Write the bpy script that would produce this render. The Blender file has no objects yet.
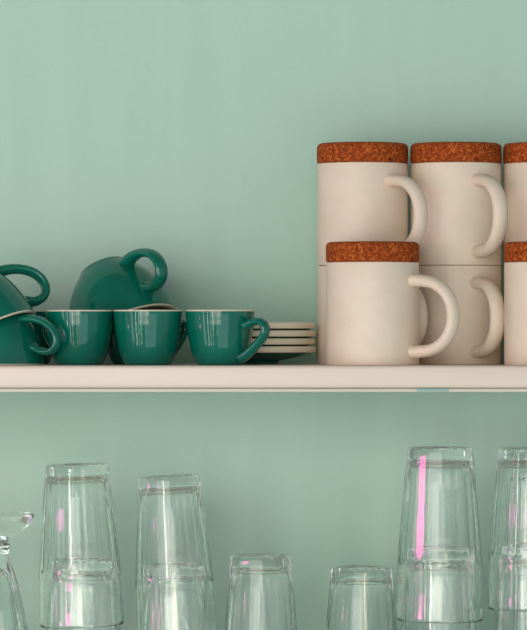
import bpy, bmesh, math, random
from mathutils import Vector, Matrix
random.seed(7)
SC = bpy.context.scene
COL = SC.collection

# ------------------------------------------------------------------ camera, world, lights, exposure
S = 0.00087            # metres per photo pixel at the front row
D = 3.30               # camera distance to the front row (y = 0)
ZH = 1.55              # eye height
HPY = 332.0            # photo row of the horizon
F_PX = D / S

def P(px, py, y=0.0):
    k = S * (D + y) / D
    return Vector(((px - 263.5) * k, y, ZH + (HPY - py) * k))

cd = bpy.data.cameras.new('camera'); cam = bpy.data.objects.new('camera', cd); COL.objects.link(cam)
cam.location = (0, -D, ZH); cam.rotation_euler = (math.pi / 2, 0, 0)
cd.sensor_fit = 'HORIZONTAL'; cd.sensor_width = 36.0
cd.lens = F_PX / 527.0 * 36.0
cd.shift_y = (HPY - 315.0) / 527.0
cd.clip_start = 0.1; cd.clip_end = 100
SC.camera = cam

w = bpy.data.worlds.new('room_light'); SC.world = w; w.use_nodes = True
wt = w.node_tree; bg = wt.nodes['Background']
_tc = wt.nodes.new('ShaderNodeTexCoord'); _sx = wt.nodes.new('ShaderNodeSeparateXYZ'); _mr = wt.nodes.new('ShaderNodeMapRange')
_rp = wt.nodes.new('ShaderNodeValToRGB')
wt.links.new(_tc.outputs['Generated'], _sx.inputs[0]); wt.links.new(_sx.outputs['Z'], _mr.inputs['Value'])
_mr.inputs['From Min'].default_value = -1; _mr.inputs['From Max'].default_value = 1
wt.links.new(_mr.outputs[0], _rp.inputs[0])
_e = _rp.color_ramp.elements                      # floor, walls of the room, dim ceiling
_e[0].position = 0.15; _e[0].color = (0.48, 0.58, 0.60, 1)
_e[1].position = 0.85; _e[1].color = (0.22, 0.25, 0.26, 1)
_m = _e.new(0.46); _m.color = (1.0, 1.17, 1.22, 1)
wt.links.new(_rp.outputs[0], bg.inputs[0]); bg.inputs[1].default_value = 0.44

def area(name, loc, aim, sx, sy, power, color):
    l = bpy.data.lights.new(name, 'AREA'); l.shape = 'RECTANGLE'; l.size = sx; l.size_y = sy
    l.energy = power; l.color = color
    o = bpy.data.objects.new(name, l); COL.objects.link(o); o.location = loc
    o.rotation_euler = (Vector(aim) - Vector(loc)).to_track_quat('-Z', 'Y').to_euler()
    return o
CTR = (0, 0.05, ZH)
# tall narrow windows across the room (left of the viewer), plus small coloured lamps
def pane(name, az, z, wd, ht, power, color, d=3.0):
    a_ = math.radians(az)
    return area(name, (-d * math.sin(a_), -d * math.cos(a_), ZH + z), (0, 0.05, ZH + z), wd, ht, power, color)
WARM = (1.0, 0.93, 0.83)
for az, wd, pw in ((56, 0.30, 4.0), (42, 0.06, 6.0), (33, 0.03, 3.0), (24, 0.045, 4.5), (9, 0.03, 2.0)):
    pane('window_light', az, -0.15, wd, 2.0, pw, WARM)
area('low_fill_light', (0.6, -3.1, ZH - 0.95), (0, 0.15, ZH - 0.1), 2.2, 1.1, 8, (0.80, 0.99, 1.0))  # added cool fill from low in front, brightens the wall under the shelf
area('big_window_light', (-1.0, -4.3, ZH + 0.25), (0, 0.1, ZH), 2.8, 2.0, 58, (1.0, 0.96, 0.90))
pane('neon_light', 62, 0.075, 0.26, 0.21, 2.7, (1.0, 0.16, 0.60), 2.4)
pane('neon_light', 72, -0.38, 0.07, 0.12, 0.5, (1.0, 0.25, 0.65), 2.4)
pane('lamp_light', 4, 0.0, 0.05, 1.0, 2.0, (1.0, 0.70, 0.22))

vs = SC.view_settings
vs.view_transform = 'Standard'; vs.look = 'None'; vs.exposure = 0.18; vs.gamma = 1.0
vs.use_curve_mapping = False
SC.cycles.max_bounces = 24; SC.cycles.transmission_bounces = 24; SC.cycles.glossy_bounces = 10
SC.cycles.diffuse_bounces = 5; SC.cycles.transparent_max_bounces = 16
SC.cycles.caustics_reflective = True; SC.cycles.caustics_refractive = True
SC.cycles.blur_glossy = 0.4

# ------------------------------------------------------------------ materials
def srgb(r, g, b):
    f = lambda c: (c / 255 / 12.92) if c / 255 <= 0.04045 else ((c / 255 + 0.055) / 1.055) ** 2.4
    return (f(r), f(g), f(b), 1)

class NT:
    def __init__(s, name):
        s.m = bpy.data.materials.new(name); s.m.use_nodes = True
        s.t = s.m.node_tree; s.b = s.t.nodes['Principled BSDF']
    def n(s, kind, **kw):
        x = s.t.nodes.new(kind)
        for k, v in kw.items():
            if k in x.inputs: x.inputs[k].default_value = v
            else: setattr(x, k, v)
        return x
    def l(s, a, ao, b, bi): s.t.links.new(a.outputs[ao], b.inputs[bi])
    def coord(s, scale=(1, 1, 1)):
        tc = s.n('ShaderNodeTexCoord'); mp = s.n('ShaderNodeMapping'); mp.inputs['Scale'].default_value = scale
        s.l(tc, 'Object', mp, 'Vector'); return mp
    def ramp(s, stops):
        r = s.n('ShaderNodeValToRGB'); e = r.color_ramp.elements
        while len(e) < len(stops): e.new(0.5)
        for el, (p, c) in zip(e, stops): el.position = p; el.color = c
        return r
    def bump(s, src, out, strength, dist):
        b = s.n('ShaderNodeBump'); b.inputs['Strength'].default_value = strength; b.inputs['Distance'].default_value = dist
        s.l(src, out, b, 'Height'); s.l(b, 'Normal', s.b, 'Normal')

def mottled(name, c1, c2, scale, rough, stretch=(1, 1, 1), bump=0.0, coat=0.0, spec=0.5):
    t = NT(name); mp = t.coord(stretch)
    nz = t.n('ShaderNodeTexNoise', Scale=scale, Detail=4.0)
    t.l(mp, 'Vector', nz, 'Vector')
    r = t.ramp([(0.35, c1), (0.65, c2)]); t.l(nz, 'Fac', r, 'Fac'); t.l(r, 'Color', t.b, 'Base Color')
    t.b.inputs['Roughness'].default_value = rough
    t.b.inputs['Specular IOR Level'].default_value = spec
    if coat: t.b.inputs['Coat Weight'].default_value = coat; t.b.inputs['Coat Roughness'].default_value = 0.05
    if bump: t.bump(nz, 'Fac', bump, 0.002)
    return t.m

M_WALL = mottled('mint_wall_paint', srgb(175, 206, 191), srgb(178, 209, 194), 6.0, 0.75, (5, 1, 0.5), 0.06, 0, 0.3)
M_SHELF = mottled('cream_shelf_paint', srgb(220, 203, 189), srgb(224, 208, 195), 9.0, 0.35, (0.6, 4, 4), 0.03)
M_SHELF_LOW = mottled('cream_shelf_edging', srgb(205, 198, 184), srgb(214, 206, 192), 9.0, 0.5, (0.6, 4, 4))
M_CHIP = mottled('mint_paint_spot', srgb(140, 180, 168), srgb(150, 188, 174), 60, 0.6)
M_TEAL = mottled('teal_glaze', srgb(6, 98, 82), srgb(9, 106, 89), 40, 0.07)
M_LIN = mottled('cream_glaze', srgb(222, 210, 188), srgb(228, 216, 194), 30, 0.3)
M_MUG = mottled('matte_cream_ceramic', srgb(225, 207, 187), srgb(229, 212, 193), 60, 0.5, bump=0.02)

def cork():
    t = NT('cork'); mp = t.coord()
    v = t.n('ShaderNodeTexVoronoi', Scale=620.0); n1 = t.n('ShaderNodeTexNoise', Scale=330.0, Detail=5.0, Roughness=0.65)
    t.l(mp, 'Vector', v, 'Vector'); t.l(mp, 'Vector', n1, 'Vector')
    r1 = t.ramp([(0.0, srgb(122, 46, 12)), (0.5, srgb(158, 70, 22)), (1.0, srgb(206, 112, 50))])
    t.l(v, 'Color', r1, 'Fac')
    r2 = t.ramp([(0.33, srgb(70, 34, 18)), (0.43, srgb(235, 225, 215)), (0.55, srgb(255, 255, 255)), (0.75, srgb(255, 246, 225))])
    t.l(n1, 'Fac', r2, 'Fac')
    mx = t.n('ShaderNodeMix', data_type='RGBA', blend_type='MULTIPLY'); mx.inputs[0].default_value = 0.85
    t.t.links.new(r1.outputs['Color'], mx.inputs[6]); t.t.links.new(r2.outputs['Color'], mx.inputs[7])
    t.t.links.new(mx.outputs[2], t.b.inputs['Base Color'])
    t.b.inputs['Roughness'].default_value = 0.85; t.b.inputs['Specular IOR Level'].default_value = 0.2
    t.bump(n1, 'Fac', 0.5, 0.001)
    return t.m
M_CORK = cork()

def glass(name, col, rough=0.0):
    t = NT(name)
    t.b.inputs['Base Color'].default_value = col
    t.b.inputs['Transmission Weight'].default_value = 1.0
    t.b.inputs['IOR'].default_value = 1.48
    mp = t.coord(); nz = t.n('ShaderNodeTexNoise', Scale=35.0, Detail=2.0); t.l(mp, 'Vector', nz, 'Vector')
    mr = t.n('ShaderNodeMapRange'); mr.inputs['To Min'].default_value = rough; mr.inputs['To Max'].default_value = rough + 0.03
    t.l(nz, 'Fac', mr, 'Value'); t.l(mr, 'Result', t.b, 'Roughness')
    t.bump(nz, 'Fac', 0.05, 0.002)
    return t.m
M_GLASS = glass('clear_pressed_glass', (0.965, 0.985, 0.97, 1))
M_GOBLET = glass('clear_goblet_glass', (0.925, 0.955, 0.935, 1))

# ------------------------------------------------------------------ helpers
def obj(name, verts, faces, mat, parent=None, angle=35):
    me = bpy.data.meshes.new(name); me.from_pydata(verts, [], faces); me.validate()
    bm = bmesh.new(); bm.from_mesh(me); bmesh.ops.recalc_face_normals(bm, faces=bm.faces); bm.to_mesh(me); bm.free()
    me.materials.append(mat)
    for p in me.polygons: p.use_smooth = True
    me.set_sharp_from_angle(angle=math.radians(angle))
    o = bpy.data.objects.new(name, me); COL.objects.link(o)
    if parent: o.parent = parent
    return o

def lathe(profile, segs=64, rf=None):
    """closed solid of revolution; first and last profile points lie on the axis (r == 0)"""
    V, F, rings = [], [], []
    for i, (r, z) in enumerate(profile):
        if r <= 1e-9:
            rings.append([len(V)]); V.append((0, 0, z))
        else:
            ring = []
            for k in range(segs):
                a = 2 * math.pi * k / segs
                rr = rf(r, z, a, i) if rf else r
                ring.append(len(V)); V.append((rr * math.cos(a), rr * math.sin(a), z))
            rings.append(ring)
    for A, B in zip(rings[:-1], rings[1:]):
        for k in range(segs):
            k2 = (k + 1) % segs
            if len(A) == 1 and len(B) == 1: continue
            if len(A) == 1: F.append((A[0], B[k], B[k2]))
            elif len(B) == 1: F.append((A[k], A[k2], B[0]))
            else: F.append((A[k], A[k2], B[k2], B[k]))
    return V, F

def crom(pts, n):
    """Catmull-Rom through tuples of any length"""
    out = []; m = len(pts)
    for i in range(m - 1):
        p0 = pts[max(i - 1, 0)]; p1 = pts[i]; p2 = pts[i + 1]; p3 = pts[min(i + 2, m - 1)]
        for j in range(n):
            t = j / n
            out.append(tuple(0.5 * (2 * b + (c - a) * t + (2 * a - 5 * b + 4 * c - d) * t * t + (3 * b - a - 3 * c + d) * t ** 3)
                             for a, b, c, d in zip(p0, p1, p2, p3)))
    out.append(tuple(pts[-1])); return out

def sweep(ctrl, n=8, segs=20, power=2.0):
    """tube in the local xz plane; ctrl = (x, z, half width along y, half thickness)"""
    path = crom(ctrl, n); V, F = [], []
    N = len(path)
    for i, (x, z, hw, ht) in enumerate(path):
        a = path[max(i - 1, 0)]; b = path[min(i + 1, N - 1)]
        tx, tz = b[0] - a[0], b[1] - a[1]; L = math.hypot(tx, tz) or 1; tx /= L; tz /= L
        nx, nz = -tz, tx
        for k in range(segs):
            an = 2 * math.pi * k / segs
            c, s = math.cos(an), math.sin(an)
            c = math.copysign(abs(c) ** (2 / power), c); s = math.copysign(abs(s) ** (2 / power), s)
            V.append((x + nx * ht * s, hw * c, z + nz * ht * s))
    for i in range(N - 1):
        for k in range(segs):
            k2 = (k + 1) % segs
            F.append((i * segs + k, i * segs + k2, (i + 1) * segs + k2, (i + 1) * segs + k))
    F.append(tuple(range(segs))); F.append(tuple((N - 1) * segs + k for k in range(segs)))
    return V, F

def smooth_profile(pts, n=6):
    return crom([(r, z) for r, z in pts], n)

def box_mesh(x0, x1, y0, y1, z0, z1, bev=0.0, seg=3):
    bm = bmesh.new(); bmesh.ops.create_cube(bm, size=1)
    for v in bm.verts:
        v.co = Vector(((x0 + x1) / 2 + v.co.x * (x1 - x0), (y0 + y1) / 2 + v.co.y * (y1 - y0), (z0 + z1) / 2 + v.co.z * (z1 - z0)))
    if bev: bmesh.ops.bevel(bm, geom=bm.edges[:], offset=bev, segments=seg, affect='EDGES', profile=0.5)
    bm.verts.ensure_lookup_table()
    V = [tuple(v.co) for v in bm.verts]; F = [tuple(v.index for v in f.verts) for f in bm.faces]
    bm.free(); return V, F

def empty(name):
    o = bpy.data.objects.new(name, None); COL.objects.link(o); o.empty_display_size = 0.02; return o

def tag(o, label=None, cat=None, group=None, kind=None):
    for k, v in (('label', label), ('category', cat), ('group', group), ('kind', kind)):
        if v: o[k] = v
    return o

def copy_tree(src, parent=None):
    c = src.copy(); COL.objects.link(c); c.parent = parent
    for ch in [x for x in COL.objects if x.parent == src]: copy_tree(ch, c)
    return c

def put(o, origin, up=(0, 0, 1), fwd=(1, 0, 0), scale=(1, 1, 1)):
    """local z along up, local x towards fwd, origin at origin"""
    z = Vector(up).normalized(); x = Vector(fwd); x = (x - z * x.dot(z)).normalized(); y = z.cross(x)
    m = Matrix((x, y, z)).transposed().to_4x4()
    o.matrix_world = Matrix.Translation(origin) @ m @ Matrix.Diagonal((*scale, 1))
    return o

# ------------------------------------------------------------------ setting: wall and shelves
YW = 0.165
tag(obj('wall_back', *box_mesh(-3.2, 3.2, YW, YW + 0.12, 0.0, 2.9), M_WALL), kind='structure')

YF = -0.060                                            # front edge of the shelf
ZT = P(0, 365.6, YF).z                                 # shelf top
ZB = P(0, 388.2, YF).z
ZL = P(0, 392.2, YF).z
sh = empty('wall_shelf'); sh.location = (0, YW, ZT)
tag(sh, 'long cream painted shelf carrying the teal cups and cork lidded mugs', 'shelf')
off = Vector((0, YW, ZT))
def rel(mesh): return [tuple(Vector(v) - off) for v in mesh[0]], mesh[1]
obj('board', *rel(box_mesh(-1.35, 1.35, YF, YW, ZB, ZT, 0.0028, 4)), M_SHELF, sh)
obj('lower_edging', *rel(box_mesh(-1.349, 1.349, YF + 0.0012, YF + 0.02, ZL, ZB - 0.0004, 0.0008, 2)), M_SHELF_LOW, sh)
a, b = P(417, 0, YF).x, P(449, 0, YF).x
o = obj('paint_patch', *rel(box_mesh(a, b, YF + 0.0004, YF + 0.003, P(0, 391.4, YF).z, P(0, 388.6, YF).z, 0.0003, 1)), M_CHIP, sh)
o['label'] = 'small mint green paint patch on the shelf edge'

ZT2 = P(0, 723, 0.0).z                                 # lower shelf, below the frame
tag(obj('trim_1', *box_mesh(-1.35, 1.35, YF - 0.01, YW, ZT2 - 0.024, ZT2, 0.0028, 4), M_SHELF), kind='structure')

# ------------------------------------------------------------------ mugs
def px(*v): return [x * S for x in v]
MR, MH = 46.5 * S, 102.5 * S
def make_mug():
    r = empty('mug')
    wl = 0.0038
    prof = [(0, 0.0012), (MR - 0.009, 0.0012), (MR - 0.0075, 0.0), (MR - 0.0010, 0.0), (MR - 0.0003, 0.0003), (MR, 0.0010),
            (MR, MH * 0.33), (MR, MH * 0.66), (MR, MH - 0.0010), (MR - 0.0003, MH - 0.0003), (MR - 0.0010, MH),
            (MR - wl + 0.0012, MH), (MR - wl, MH - 0.001), (MR - wl, MH * 0.5), (MR - wl, 0.012), (MR - wl - 0.004, 0.006), (0, 0.005)]
    obj('body', *lathe(prof, 96), M_MUG, r)
    x0 = MR - 0.0022; e = 45.6 * S; zt = MH - 18.5 * S; zb = 13.5 * S; zm = (zt + zb) / 2; hh = (zt - zb) / 2
    c = [(x0, zt, 0.0074, 0.0060), (MR + 0.004, zt + 0.0002, 0.0072, 0.0056)]
    for k in range(1, 10):
        an = math.pi * (0.5 - k / 10)
        cx, cz = math.cos(an), math.sin(an)
        c.append((MR + 0.006 + (e - 0.006) * (abs(cx) ** 0.92), zm + hh * math.copysign(abs(cz) ** 0.95, cz), 0.0071, 0.0052))
    c += [(MR + 0.004, zb - 0.0002, 0.0072, 0.0056), (x0, zb, 0.0074, 0.0060)]
    obj('handle', *sweep(c, 5, 24), M_MUG, r)
    return r
def add_lid(r):
    R = MR + 0.0003; h = 20 * S; z0 = MH + 0.0002
    prof = [(0, z0 - 0.010), (MR - 0.0046, z0 - 0.010), (MR - 0.0044, z0), (R - 0.0012, z0), (R - 0.0002, z0 + 0.001), (R, z0 + 0.003),
            (R, z0 + h - 0.0035), (R - 0.0010, z0 + h - 0.0012), (R - 0.0032, z0 + h), (0, z0 + h)]
    return obj('cork_lid', *lathe(prof, 96), M_CORK, r)
G_MUG = 'cream mugs stacked at the right of the shelf'
plain = make_mug()
lidded = copy_tree(plain); add_lid(lidded)
used = set()
def mug(src, cx, y, z, az, label, sz=1.0):
    o = src if src.name not in used else copy_tree(src)
    used.add(src.name)
    a_ = math.radians(az); pos = P(cx, 0, y); pos.z = z
    put(o, pos, (0, 0, 1), (math.cos(a_), -math.sin(a_), 0), (1, 1, sz))
    tag(o, label, 'mug', G_MUG); return o
YB = 0.086
mug(lidded, 372.6, 0.0, ZT, 32, 'cork lidded cream mug in front at the shelf edge, whole handle showing')
mug(lidded, 550.8, -0.003, ZT, 20, 'cork lidded cream mug in front on the shelf, cut by the right edge')
mug(plain, 362.5, YB, ZT, 52, 'lidless cream mug mostly hidden directly behind the front cork lidded mug', 0.982)
mug(plain, 456.0, YB, ZT, 66, 'lidless cream mug on the shelf with its handle fully visible, bottom of the middle stack', 0.982)
mug(plain, 548.8, YB, ZT, 30, 'lidless cream mug hidden behind the front mug at the right edge', 0.982)
ZU = ZT + MH * 0.982 + 0.0003
mug(lidded, 362.5, YB, ZU, 52, 'cork lidded cream mug on top of the left mug stack, beside bare wall', 1.02)
mug(lidded, 456.0, YB, ZU, 64, 'cork lidded cream mug on top of the middle stack, handle towards viewer', 1.02)
mug(lidded, 548.8, YB, ZU, 30, 'cork lidded cream mug on top of the stack cut by the right edge', 1.02)

# ------------------------------------------------------------------ teal cups
def cup_parts(root, outer, floor, wall, hctrl):
    """outer: list of (r, z) from foot to rim, in photo pixels"""
    o = smooth_profile([(r * S, z * S) for r, z in outer], 5)
    H = o[-1][1]; w2 = wall
    fr = o[0][0]
    inner = [(max(r - w2, 0.001), z) for r, z in o if z > floor and z < H - 0.0012]
    body = [(0, 0.0014), (fr - 0.003, 0.0014), (fr - 0.0022, 0.0), (fr - 0.0006, 0.0)] + [(r, max(z, 0.0006)) for r, z in o if z < H - 0.0013]
    rt = o[-1][0]
    body += [(rt - 0.0002, H - 0.0012), (rt - 0.0012, H - 0.0011)] + [(r + w2 * 0.45, z) for r, z in reversed(inner)]
    body += [(inner[0][0] * 0.6, floor - 0.0006), (0, floor - 0.0006)]
    obj('body', *lathe(body, 96), M_TEAL, root)
    lin = [(0, floor - 0.0012), (inner[0][0] * 0.62, floor - 0.0012)] + [(r + w2 * 0.6, z) for r, z in inner if z > floor + 0.001]
    lin += [(rt - 0.0012, H - 0.0013), (rt - 0.0003, H - 0.00125), (rt - 0.0001, H - 0.0007), (rt - 0.0006, H), (rt - w2 + 0.0005, H), (rt - w2, H - 0.0008)]
    lin += [(r, z) for r, z in reversed(inner)] + [(inner[0][0] * 0.6, floor), (0, floor)]
    o2 = obj('lining', *lathe(lin, 96), M_LIN, root); o2['label'] = 'cream glazed inside and rim'
    h = [(x * S, z * S, hw * S, ht * S) for x, z, hw, ht in hctrl]
    obj('handle', *sweep(h, 6, 22), M_TEAL, root)

def make_espresso():
    r = empty('espresso_cup')
    cup_parts(r, [(22.0, 0.5), (24.2, 2.5), (27.2, 9), (29.4, 16), (31.0, 24), (33.0, 35), (34.0, 45.5), (34.8, 55)], 0.006, 0.0028,
              [(32.0, 39.5, 8.0, 5.2), (36, 41.2, 6.8, 4.6), (42, 43.2, 6.1, 4.1), (49.5, 43.2, 6.0, 4.0), (55.0, 39, 6.0, 4.0), (55.5, 32.5, 6.0, 4.0),
               (51, 25.5, 6.0, 4.0), (44, 19.0, 6.2, 4.2), (36.5, 13.0, 6.8, 4.6), (29.6, 8.6, 7.4, 5.2), (26.2, 7, 7.6, 5.4)])
    return r
BH = 72
def make_big():
    r = empty('cappuccino_cup')
    cup_parts(r, [(24.5, 0.5), (26.2, 3), (31, 8), (37, 15), (43.5, 25), (48.5, 37), (51.8, 51), (53.4, 63), (54.2, BH)], 0.0075, 0.0034,
              [(49.5, 50, 9.0, 6.0), (54, 52, 8.4, 5.3), (61, 55, 7.6, 4.7), (69, 55.5, 7.3, 4.4), (76.5, 52, 7.2, 4.3), (80.5, 44.5, 7.2, 4.3), (80, 36, 7.2, 4.3),
               (75.5, 27.5, 7.2, 4.3), (67, 20.5, 7.4, 4.4), (57, 16, 7.8, 4.8), (46, 14, 8.6, 5.4), (38, 14.3, 9.0, 5.8), (35.3, 14.6, 9.0, 5.8)])
    return r
G_E = 'small teal espresso cups along the shelf'
esp = make_espresso()
def espresso(i, cx, y, az, label):
    o = esp if i == 0 else copy_tree(esp)
    p = P(cx, 0, y); p.z = ZT
    a_ = math.radians(az)
    put(o, p, (0, 0, 1), (math.cos(a_), -math.sin(a_), 0)); tag(o, label, 'cup', G_E); return o
espresso(0, 220.0, -0.006, 36, 'small upright teal cup beside the saucers with its handle to the right')
espresso(1, 148.0, 0.0, -52, 'small upright teal cup between two like it, in the middle, no handle visible')
espresso(2, 79.5, 0.013, -128, 'small upright teal cup next to the tilted stack of cups at the left edge')
espresso(3, 135.5, 0.088, 100, 'small upright teal cup at the back, covered by the upturned cup')
espresso(4, 27.0, 0.105, -150, 'small upright teal cup in the shadow behind the stack at the left edge')

big = make_big()
G_B = 'larger teal cups turned upside down'
def bigcup(first, C, y, tilt_left, back, hv, scale, label):
    """C = photo position of the rim centre; hv = direction the handle points to"""
    o = big if first else copy_tree(big)
    t, b_ = math.radians(tilt_left), math.radians(back)
    a_ = Vector((-math.sin(t) * math.cos(b_), math.sin(b_), math.cos(t) * math.cos(b_)))   # rim -> foot
    c = P(C[0], C[1], y)
    put(o, c + a_ * (BH * S * scale), -a_, hv, (scale,) * 3)
    tag(o, label, 'cup', G_B); return o
bigcup(True, (127.6, 331.5), 0.084, 22, 19.5, (0.62, -0.74, 0.1), 1.04, 'large teal cup lying tilted upside down on top of the small cups')
oL = bigcup(False, (-5, 365), 0.006, 0, 0, (0.84, -0.54, 0), 0.88, 'upside down teal cup on the shelf at the left edge, curled handle in front')
pz = P(-5, 0, 0.006); pz.z = ZT + BH * S * 0.80 + 0.0002
put(oL, pz, (0, 0, -1), (0.88, -0.47, 0), (0.90, 0.90, 0.80))
bigcup(False, (-13, 338.5), 0.004, 28, 11, (0.90, 0.30, 0.0), 1.02, 'tilted teal cup stacked over another at the left edge, dark handle behind')

# ------------------------------------------------------------------ saucers
def make_saucer():
    r = empty('saucer')
    R = 63.2 * S
    body = [(0, 0.003), (0.016, 0.003), (0.0175, 0.0), (0.0205, 0.0), (0.022, 0.0025), (0.032, 0.0042), (0.043, 0.0070), (R - 0.0035, 0.0098),
            (R - 0.0012, 0.0104), (R - 0.0006, 0.0112), (R - 0.003, 0.0130), (0.042, 0.0108), (0.030, 0.0072), (0.022, 0.0060), (0, 0.0060)]
    obj('dish', *lathe(body, 96), M_TEAL, r)
    lip = [(R - 0.0060, 0.0115), (R - 0.0028, 0.0100), (R - 0.0009, 0.0101), (R, 0.0114), (R, 0.0140), (R - 0.0010, 0.0153), (R - 0.0032, 0.0157), (R - 0.0065, 0.0138)]
    V, F = [], []; n = 96; m = len(lip)
    for k in range(n):
        a_ = 2 * math.pi * k / n
        for q, z in lip: V.append((q * math.cos(a_), q * math.sin(a_), z))
    for k in range(n):
        for i in range(m):
            F.append((k * m + i, k * m + (i + 1) % m, ((k + 1) % n) * m + (i + 1) % m, ((k + 1) % n) * m + i))
    o = obj('rim', V, F, M_LIN, r); o['label'] = 'cream saucer rim'
    return r
sau = make_saucer()
names = ['lowest teal saucer with cream rim, on the shelf beside the cups', 'second saucer from the bottom of the cream rimmed stack',
         'third saucer from the bottom of the cream rimmed stack', 'topmost cream rimmed saucer of the stack beside the mugs']
for i in range(4):
    o = sau if i == 0 else copy_tree(sau)
    p = P(254.3 + (0.4, -0.5, 0.3, -0.2)[i], 0, 0.081); p.z = ZT + 0.0006 + i * 8.1 * S
    put(o, p); tag(o, names[i], 'saucer', 'cream rimmed saucers in a stack')

# ------------------------------------------------------------------ glasses
GH = 168 * S
NF = 16
PINK = math.radians(236.9) + math.pi / NF       # one panel turned to the neon light
def make_tumbler():
    zs0, zs1 = 6 * S, 113 * S           # panels
    outer = [(29.0, 0.0), (31.0, 0.6), (32.0, 2.5)]
    n = 40
    for i in range(1, n + 1):
        z = 2.5 + (110 - 2.5) * i / n
        outer.append((32.0 + 9.2 * (z / 112.0), z))
    outer += [(41.4, 112), (41.7, 115), (41.3, 118), (40.9, 121), (41.2, 130), (41.8, 148), (42.3, 160), (42.4, 165), (42.3, 167), (41.9, 167.8), (41.3, 168)]
    inner = [(40.6, 167.8), (40.2, 167), (40.0, 165), (38.8, 148), (37.8, 120), (36.6, 90), (34.3, 60), (32.0, 36), (29.6, 20), (27.5, 15), (23, 12.6), (12, 12.0), (0, 11.8)]
    prof = [(0, 2.2), (18, 2.0), (24, 1.4), (26.5, 0.2)] + outer + inner
    no = 4 + len(outer)
    prof = [(r * S, z * S) for r, z in prof]
    def rf(r, z, a_, i):
        if i < 4 or i >= no: return r
        u = (a_ * NF / (2 * math.pi)) % 1.0 - 0.5             # -0.5 .. 0.5 across one panel
        arch = zs1 - (abs(u) * 2) ** 2 * 12 * S               # panels end in round arches
        t = max(0.0, min(1.0, (arch - z) / (3.0 * S))); t = t * t * (3 - 2 * t)
        lo = max(0.0, min(1.0, z / (3 * S)))
        th = u * 2 * math.pi / NF
        poly = math.cos(math.pi / NF) / math.cos(th) * 1.006
        return r * (1 + (poly - 1) * 1.25 * t * (0.3 + 0.7 * lo))
    V, F = lathe(prof, NF * 16, rf)
    return obj('tumbler', V, F, M_GLASS, None, 50)
tum = make_tumbler()
tum_used = [False]
G_T = 'fluted drinking glasses turned upside down'
def tumbler(cx, py, y, sw, sh_, lean, rot, label, back=0.0, shelf=False):
    """cx, py = photo position of the centre of the upturned base"""
    o = tum if not tum_used[0] else copy_tree(tum)
    tum_used[0] = True
    l_ = math.radians(lean)
    up = Vector((-math.sin(l_), math.sin(math.radians(back)), math.cos(l_))).normalized()
    p = P(cx, py, y)
    if shelf:
        p.z = ZT2 + GH * sh_ + 0.0002
    put(o, p, -up, (math.cos(rot), math.sin(rot), 0), (sw, sw, sh_))
    tag(o, label, 'glass', G_T); return o
def lower_scale(py, y):
    return (P(0, py, y).z - ZT2) / GH
# lower / single glasses stand on the lower shelf
tumbler(261, 555, 0.0, 0.945, lower_scale(555, 0.0), 0, 0.05, 'single upturned glass in the gap left of centre, no glass above it', shelf=True)
tumbler(361.5, 567, 0.035, 0.965, lower_scale(567, 0.035), 0, 0.16, 'single upturned glass, shortest, left of the tower with the pink gleam', shelf=True)
tumbler(83.5, 560, 0.01, 0.98, lower_scale(560, 0.01), 0, 0.12, 'lower glass of the leaning tower nearest the stemmed glass', shelf=True)
tumbler(76.3, 464, 0.01, 1.0, 0.962, 2.0, 0.3, 'upper glass of the leaning tower nearest the stemmed glass')
tumbler(174.5, 565, 0.02, 0.93, lower_scale(565, 0.02), 0, 0.2, 'lower glass of the second tower from the left', shelf=True)
tumbler(168.8, 475.5, 0.02, 0.955, 0.95, 3.0, 0.02, 'upper leaning glass of the second tower from the left')
tumbler(440, 548, 0.0, 1.0, lower_scale(548, 0.0), 0, 0.2, 'lower glass of the tall tower with the pink gleam', shelf=True)
tumbler(440, 447, 0.0, 1.025, 1.03, 0.0, PINK, 'upper glass of the tall tower with the pink gleam')
tumbler(531.5, 545, -0.012, 0.98, lower_scale(545, -0.012), 0, 0.1, 'lower glass of the front tower cut by the right edge', shelf=True)
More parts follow.
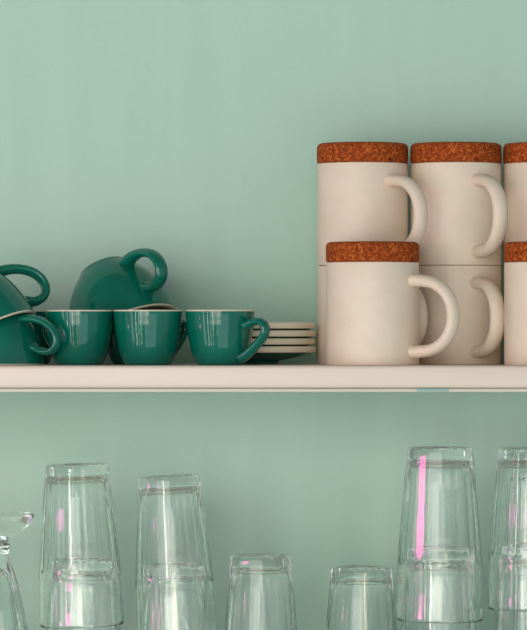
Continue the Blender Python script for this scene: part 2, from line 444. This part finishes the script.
tumbler(530, 447.5, -0.012, 1.015, 0.955, 0.3, 0.22, 'upper glass of the front tower cut by the right edge')
tumbler(546, 552, 0.082, 0.98, lower_scale(552, 0.082), 0, 0.1, 'lower glass of the rear tower at the right edge, behind another tower', shelf=True)
tumbler(545.5, 457, 0.082, 1.0, 0.98, 0.0, 0.0, 'upper glass of the rear tower at the right edge, behind another tower')

# stemmed glass, upside down: foot on top
def make_goblet():
    top = 513.0
    H = 723 - top
    def fl(r_, z, a_, i):
        t = max(0.0, min(1.0, (z / S - 42) / 14)) * max(0.0, min(1.0, (190 - z / S) / 14))
        u = (a_ * 10 / (2 * math.pi)) % 1.0 - 0.5
        poly = math.cos(math.pi / 10) / math.cos(u * 2 * math.pi / 10) * 1.015
        return r_ * (1 + (poly - 1) * 1.25 * t)
    outer = [(38.2, 0.0), (39.6, 1.0), (40, 3), (38.6, 7), (35.4, 12), (30.5, 17.5), (24.5, 22.5), (18.0, 26.3), (14.2, 28.3), (13.2, 30)]
    knob = [(15.0, 30.8), (16.5, 32.2), (16.4, 34.0), (15.2, 35.0), (16.0, 36.0), (16.8, 37.8), (16.2, 39.4), (14.4, 40.6)]
    bowl = [(14.4, 43), (17.5, 52), (22, 66), (26, 82), (30, 100), (34, 122), (37.5, 150), (40, 180), (41.5, H - 2), (41.0, H)]
    inner = [(39.6, H - 0.4), (39.2, H - 3), (37.4, 178), (34.8, 150), (31, 122), (26.4, 100), (21.6, 82), (16.8, 68), (10, 58), (0, 55)]
    prof = [(0, 8), (8, 7.8), (20, 5.5), (30, 2.6), (35.5, 0.4)] + outer + knob + crom(bowl, 4) + inner
    n_in = len(prof) - len(inner)
    V, F = lathe([(a_ * S, z * S) for a_, z in prof], 160, lambda r_, z, a_, i: fl(r_, z, a_, i) if i < n_in else r_)
    return obj('stemmed_glass', V, F, M_GOBLET, None, 50), H
g, H = make_goblet()
p = P(-6, 0, 0.0); p.z = ZT2 + H * S + 0.0002
put(g, p, (0, 0, -1), (1, 0.1, 0))
tag(g, 'upside down stemmed glass with flared foot, cut by the left edge', 'glass')
